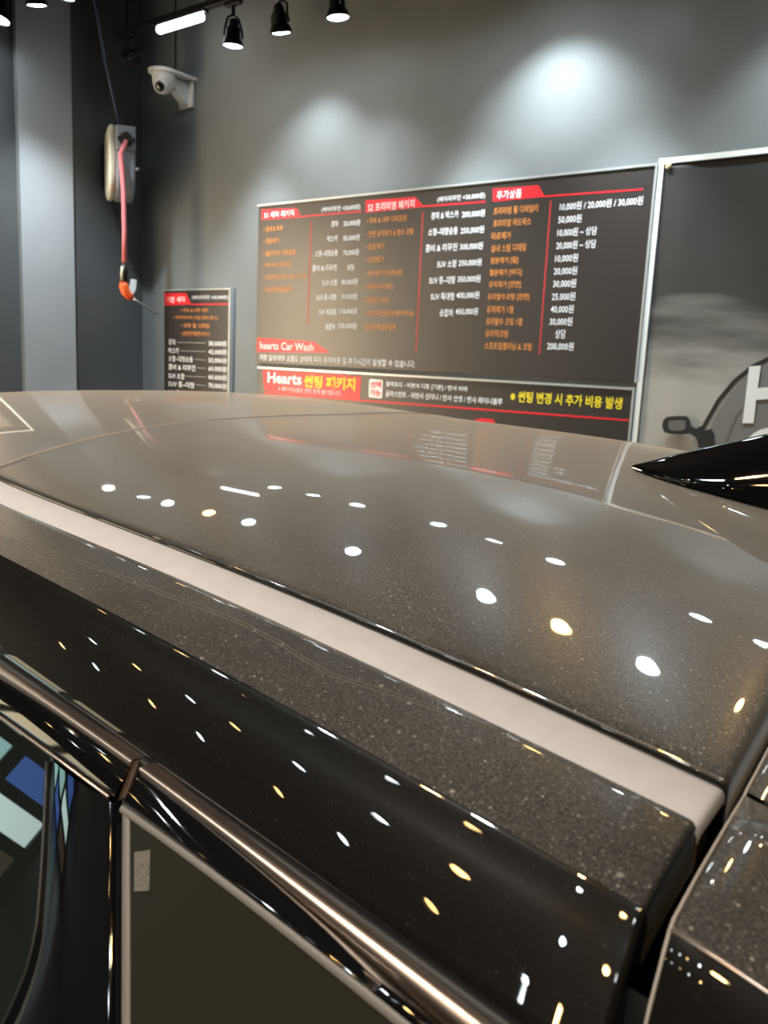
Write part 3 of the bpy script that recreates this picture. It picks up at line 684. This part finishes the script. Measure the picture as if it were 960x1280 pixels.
# ---------------------------------------------------------------- hose reel
ctr = on_left(150, 208, XLEFT+.22); ctr.x = XLEFT+.22
e_f = (Vector((0, 0, H))-ctr); e_f.z = 0; e_f.normalize()                      # towards the viewer
e_f = Matrix.Rotation(math.radians(6), 3, 'Z') @ e_f                     # the case is turned a little, showing its left cheek
e_s = Vector((0, 0, 1)).cross(e_f); 
reel = empty('hose_reel', ctr, 'grey and cream wall hose reel hanging high at the corner', 'hose reel')
R3 = Matrix((e_f, e_s, Vector((0, 0, 1)))).transposed()                     # columns: front, side, up
KR = .86
def rl(f, s, z): return ctr + R3 @ Vector((f*KR, s*KR, z*KR))
def drum(hw, s0, s1, scale=1.0):
    """rounded case outline in the front/up plane between two side offsets"""
    out = []
    for k in range(48):
        a = 2*math.pi*k/48; ca, sa = math.cos(a), math.sin(a)
        f = .185*math.copysign(abs(ca)**.72, ca); z = .238*math.copysign(abs(sa)**.8, sa)
        if z > .1 and f > 0: f = max(f, min(.15, .185))
        out.append((f*scale, z*scale))
    b = bmesh.new(); n = len(out); bev = .012
    rings = []
    for s, k in ((s0, .93), (s0+.25*bev*(1 if s1 > s0 else -1), .97), (s0+bev*(1 if s1 > s0 else -1), 1), (s1-bev*(1 if s1 > s0 else -1), 1), (s1, .94)):
        rings.append([b.verts.new(rl(f*k, s, z*k)) for f, z in out])
    for A, B in zip(rings, rings[1:]):
        for k in range(n): b.faces.new((A[k], A[(k+1) % n], B[(k+1) % n], B[k]))
    b.faces.new(rings[0]); b.faces.new(rings[-1]); return b
sgn = 1 if e_s.dot(_r) < 0 else -1       # side facing left in the view
obj('case', drum(.1, -sgn*.085, sgn*.045), M['grey_plastic'], reel, True, angle=40)
obj('side_cover', drum(.1, sgn*.043, sgn*.09, .99), M['cream_plastic'], reel, True, angle=40)
b = bmesh.new(); box(b, rl(.175, -sgn*.02, .15), (0.0516, 0.1118, 0.1376), .008, R3); obj('outlet_housing', b, M['grey_plastic'], reel, True, angle=40)
b = bmesh.new(); box(b, rl(.212, -sgn*.02, .14), (0.0258, 0.0645, 0.0602), .006, R3); box(b, rl(.216, -sgn*.02, .14), (0.0172, 0.0989, 0.0258), .004, R3); box(b, rl(.214, -sgn*.02, .165), (0.0189, 0.0301, 0.0344), .004, R3)
obj('roller_guide', b, M['black_plastic'], reel, True, angle=40)
b = bmesh.new(); tube(b, [rl(0, 0, .23), rl(0, 0, .265)], .016); box(b, rl(0, 0, .25), (.06, .02, .02), .003, R3); obj('top_lug', b, M['steel'], reel, True, angle=40)
b = bmesh.new(); tube(b, [rl(.08, -sgn*.085, -.02), rl(.08, -sgn*.115, -.02)], .008); obj('latch_pin', b, M['steel'], reel)
b = bmesh.new(); box(b, (XLEFT+.015, ctr.y+.05, ctr.z+.02), (.03, .06, .26), .006); 
tube(b, [(XLEFT+.03, ctr.y+.05, ctr.z+.12), rl(-.16, 0, .12)], .018); tube(b, [(XLEFT+.03, ctr.y+.05, ctr.z-.08), rl(-.16, 0, -.08)], .018); obj('wall_bracket', b, M['black_metal'], reel)
hz0 = rl(.225, -sgn*.02, .13)
def at_reel(px, py, k=1.0):
    d = ray(px, py); D = math.hypot(hz0.x, hz0.y); t = D*k/math.hypot(d.x, d.y); return Vector((d.x*t, d.y*t, d.z*t+H))
hp = [hz0, at_reel(150.8, 192), at_reel(152.5, 212), at_reel(154.5, 240), at_reel(155.5, 290), at_reel(155.3, 328)]
b = bmesh.new(); tube(b, hp, .0135, 12); tag(obj('hose', b, M['hose'], reel, True), 'pink hose')
gun = empty('air_blow_gun', at_reel(155.5, 332), 'orange air blow gun hanging on the end of the pink hose', 'air gun')
b = bmesh.new(); tube(b, [at_reel(155.3, 330), at_reel(155, 336), at_reel(155.5, 352)], [.017, .023, .02], 14); obj('grip', b, M['rubber'], gun, True)
b = bmesh.new(); tube(b, [at_reel(152.8, 333, .996), at_reel(152.2, 342, .996), at_reel(152.6, 351, .996)], .0085, 8); tag(obj('grip_inlay', b, M['cream_plastic'], gun, True), 'cream stripe on the grip')
b = bmesh.new(); tube(b, [at_reel(154, 352), at_reel(155, 358), at_reel(157, 365), at_reel(161, 370), at_reel(166, 372.5)], [.02, .03, .028, .024, .018], 14); tube(b, [at_reel(150, 358), at_reel(156, 359)], .017, 12); obj('gun_body', b, M['orange'], gun, True)
b = bmesh.new(); prism(b, [at_reel(163.5, 349), at_reel(166.8, 349.5), at_reel(165.5, 362), at_reel(162.5, 367), at_reel(160, 365)], e_s*.02); obj('trigger', b, M['white_plastic'], gun)
b = bmesh.new(); tube(b, [at_reel(166, 372.5), at_reel(170, 375.5), at_reel(198.5, 393)], [.012, .0065, .006], 10); obj('nozzle', b, M['steel'], gun, True)
b = bmesh.new(); c0 = on_wall(118, 0); tp = at_reel(112, -40, 1.0); tp.z = min(tp.z, ZC)
tube(b, [rl(0, 0, .275), at_reel(146, 142, .995), at_reel(131, 75, .99), at_reel(118, 0, .98), at_reel(108, -50, .97)], .0075, 8)
tag(obj('air_line', b, mat('dark_blue_air_line', (.03, .045, .09), .4), None, True), 'thin dark blue air line running from ceiling down to the hose reel', 'air line')

# ---------------------------------------------------------------- security camera on the back wall
cc = on_wall(231, 118); cam_e = empty('security_camera', (cc.x, YWALL, cc.z), 'white dome security camera on a bracket high on the wall', 'security camera')
def cw(dx, dy, dz): return Vector((cc.x+dx, YWALL-dy, cc.z+dz))
b = bmesh.new(); box(b, cw(.03, .012, -.015), (.13, .024, .15), .008)
prism(b, [cw(.005, .02, .05), cw(.005, .17, .055), cw(.005, .10, -.03), cw(.005, .02, -.085)], (.05, 0, 0))
obj('wall_bracket', b, M['white_plastic'], cam_e, True, angle=35)
b = bmesh.new(); pts_ = []
for k in range(25):
    a = math.pi*k/24; pts_.append(cw(.03-.085*math.cos(a), .19+.085*math.sin(a), .06))
pts_ = [cw(-.055, .0, .06)]+pts_+[cw(.115, .0, .06)]
prism(b, pts_, (0, 0, .016)); obj('rain_hood', b, M['white_plastic'], cam_e, True, angle=35)
b = bmesh.new(); lathe(b, [(.01, .062), (.066, .062), (.068, .04), (.064, .012), (.055, -.02), (.03, -.045), (.004, -.054)], Matrix.Translation(cw(.03, .185, 0)), 32)
obj('dome_housing', b, M['white_plastic'], cam_e, True, angle=60)
ld = (Vector((.45, -.75, -.48))).normalized(); dc = cw(.03, .185, .005)
b = bmesh.new(); lathe(b, [(.004, .0), (.043, .0), (.044, .018), (.036, .03), (.034, .032)], Matrix.Translation(dc+ld*.034) @ rot_to(ld).to_4x4(), 28); obj('camera_ball', b, M['white_plastic'], cam_e, True, angle=50)
b = bmesh.new(); lathe(b, [(.003, .0), (.03, .0), (.03, .012), (.02, .019), (.004, .022)], Matrix.Translation(dc+ld*.054) @ rot_to(ld).to_4x4(), 28); tag(obj('lens', b, M['gloss'], cam_e, True), 'black lens')
b = bmesh.new(); ct = on_wall(219, 104, YWALL-.006)
tube(b, [ct, ct+Vector((0, 0, .5)), Vector((ct.x, ct.y, ZC))], .005, 8); tag(obj('camera_cable', b, M['black_plastic'], None, True), 'thin black cable running up the wall above the security camera', 'cable')

# ---------------------------------------------------------------- lamps
ZT = H+1.815      # underside of the tracks
ZLENS = H+1.60
def track(y, x0, x1, label):
    t = empty('light_track', ((x0+x1)/2, y, ZT), label, 'light track', 'black ceiling light tracks')
    b = bmesh.new(); box(b, ((x0+x1)/2, y, ZT+.016), (x1-x0, .036, .032), .003); obj('rail', b, M['black_metal'], t)
    for x in xr(x0+.1, x1-.1, 4):
        b = bmesh.new(); tube(b, [(x, y, ZT+.03), (x, y, ZC)], .006, 8); obj('hanger_rod', b, M['black_metal'], t)
    return t
track(3.25, -4.55, .6, 'black ceiling light track running closest to the back wall')
track(2.56, -4.72, .4, 'black ceiling light track running above the far side of the car')
track(-.97, -4.7, 1.0, 'black ceiling light track running above the near side of the car')
track(-1.85, -6.2, .3, 'black ceiling light track in the middle, between the near-side and farthest tracks')
track(-2.75, -8.6, 1.2, 'black ceiling light track running farthest from the back wall')
def spot(x, y, warm, label, aim, power, size, group, lit=True, zl=ZLENS):
    r = empty('spotlight', (x, y, ZT), label, 'spotlight', group)
    aim = Vector(aim).normalized(); q = rot_to(aim).to_4x4(); c = Vector((x, y, zl))
    b = bmesh.new(); box(b, (x, y, ZT-.012), (.11, .034, .024), .004); tube(b, [(x, y, ZT-.02), (x, y, ZT-.075)], .010, 10); obj('track_adapter', b, M['black_metal'], r)
    b = bmesh.new(); Mx = Matrix.Translation(c) @ q
    side = (q.to_3x3() @ Vector((1, 0, 0)))
    for s in (-1, 1):
        tube(b, [Vector((x, y, ZT-.070))+side*.006*s, Vector((x, y, ZT-.085))+side*.030*s, c-aim*.075+side*.046*s, c-aim*.040+side*.050*s], .006, 8)
    obj('yoke', b, M['black_metal'], r, True)
    b = bmesh.new(); prof = [(.012, -.125), (.022, -.12), (.026, -.105), (.028, -.085)]
    for k in range(5): prof += [(.038, -.082+k*.009), (.038, -.078+k*.009), (.030, -.077+k*.009)]
    prof += [(.042, -.034), (.052, -.014), (.056, .004), (.052, .006), (.049, -.002)]
    lathe(b, prof, Mx, 28); obj('lamp_head', b, M['black_metal'], r, True, angle=35)
    b = bmesh.new(); lathe(b, [(.003, .007), (.025, .006), (.042, .003), (.0485, -.001), (.048, -.004)], Mx, 28)
    obj('lens', b, (M['lens_warm'] if warm else M['lens_cool']) if lit else M['gloss'], r, True)
    if power:
        ldt = bpy.data.lights.new('spot_beam', 'SPOT'); ldt.energy = power; ldt.color = WARM if warm else COOL
        ldt.spot_size = math.radians(size); ldt.spot_blend = 1.0; ldt.shadow_soft_size = .04
        lo_ = bpy.data.objects.new('spot_beam', ldt); COL.objects.link(lo_); lo_.parent = r
        lo_.matrix_basis = Matrix.Translation(c+aim*.03-Vector(r.location)) @ (-aim).to_track_quat('Z', 'Y').to_matrix().to_4x4()
    return r
gm = 'spotlights on the middle track'
gw, gc, gs, gd = 'spotlights on the track by the back wall', 'spotlights on the track above the far side of the car', 'spotlights above the near side of the car', 'spotlights on the track farthest from the back wall'
NEAR = [(-4.60, 0), (-4.24, 0), (-4.00, 0), (-3.60, 1), (-3.24, 0), (-2.42, 0), (-1.58, 0), (-1.19, 1), (-.80, 0), (-.31, 1)]
WALLS = [(-3.55, 0), (-3.20, 0), (-2.83, 0), (-2.22, 0), (-1.85, 0), (-1.48, 0), (-.74, 0), (-.46, 0)]
wl = ['white spotlight hanging first right of the tube light', 'white spotlight in the middle of the three beside the tube light', 'white spotlight third to the right of the tube light']
wt = [(-.08, .04, 66, 2.2), (-.04, .26, 104, .55), (.06, .10, 90, .4), (0, .05, 66, 2.2), (.05, .36, 108, .75), (.03, .05, 66, 2.0), (0, .16, 105, .6), (.05, .08, 80, .7)]
for i, (x, w) in enumerate(WALLS):
    spot(x, 3.25, w, wl[i] if i < 3 else 'white spotlight on the wall track, seen mirrored high on the roof', (wt[i][0], wt[i][1], -1), P_WALL*wt[i][3], wt[i][2], gw, zl=ZLENS if i < 3 else H+1.58)
nl = ['white spotlight cut off at the left edge of the photo', 'white spotlight at the top edge above the pale pilaster']
for i, (x, w) in enumerate(NEAR):
    lb = nl[i] if i < 2 else ('warm spotlight on the near track, seen mirrored in the roof' if w else 'white spotlight on the near track, seen mirrored in the roof')
    spot(x, 2.56, w, lb, ((-.10, .22, -1) if i == 1 else (0, -.25, -1)), P_CAR*(5.6 if i == 1 else .5 if i == 0 else 1), 84 if i == 1 else 100, gc, zl=H+1.70)
for x, w in [(-4.48, 1), (-3.95, 0), (-3.45, 1), (-3.06, 0), (-2.22, 0), (-1.64, 1), (-1.41, 0), (-.89, 1), (-.1, 0), (.7, 1)]:
    spot(x, -.97, w, ('warm' if w else 'white')+' spotlight over the near side, mirrored as a streak in the glossy flank', (0, .35, -1), P_SIDE*(.7 if w else 1.1), 125, gs, zl=H+1.52)
for x, w, y in [(-8.2, 1, -2.75), (-7.3, 0, -2.75), (-6.06, 1, -2.75), (-5.2, 0, -2.75), (-4.1, 1, -2.75), (-3.4, 0, -2.75), (-2.65, 1, -2.75), (-2.0, 0, -2.75), (-1.3, 1, -2.75), (-.5, 0, -2.75)]:
    spot(x, y, w, ('warm' if w else 'white')+' spotlight far from the back wall, mirrored low in the car flank', (0, .3, -1), P_SIDE*.6, 110, gd, zl=H+1.52)
for x, w in [(-5.9, 0), (-5.1, 1), (-4.3, 0), (-3.75, 1), (-3.1, 0), (-2.45, 0), (-1.95, 1), (-1.2, 0), (-.6, 1), (0, 0)]:
    spot(x, -1.85, w, ('warm' if w else 'white')+' spotlight in the middle row, mirrored halfway down the car flank', (0, .3, -1), P_SIDE*.25, 110, gm, zl=H+1.52)
spot(-4.44, 3.25, False, 'unlit dark spotlight on the track left of the tube light, turned away', (-.8, -.3, -.35), 0, 60, gw, lit=False, zl=H+1.67)
tl = empty('tube_light', (-3.97, 3.25, ZT), 'short white tube light on the track near the wall corner', 'tube light')
b = bmesh.new(); box(b, (-3.97, 3.25, ZT-.006), (.42, .04, .012), .003); obj('base', b, M['black_metal'], tl)
b = bmesh.new(); tube(b, [(-4.16, 3.25, ZT-.030), (-4.15, 3.25, ZT-.030), (-3.80, 3.25, ZT-.030), (-3.79, 3.25, ZT-.030)], [.016, .022, .022, .016], 16); obj('diffuser', b, M['tube'], tl, True)
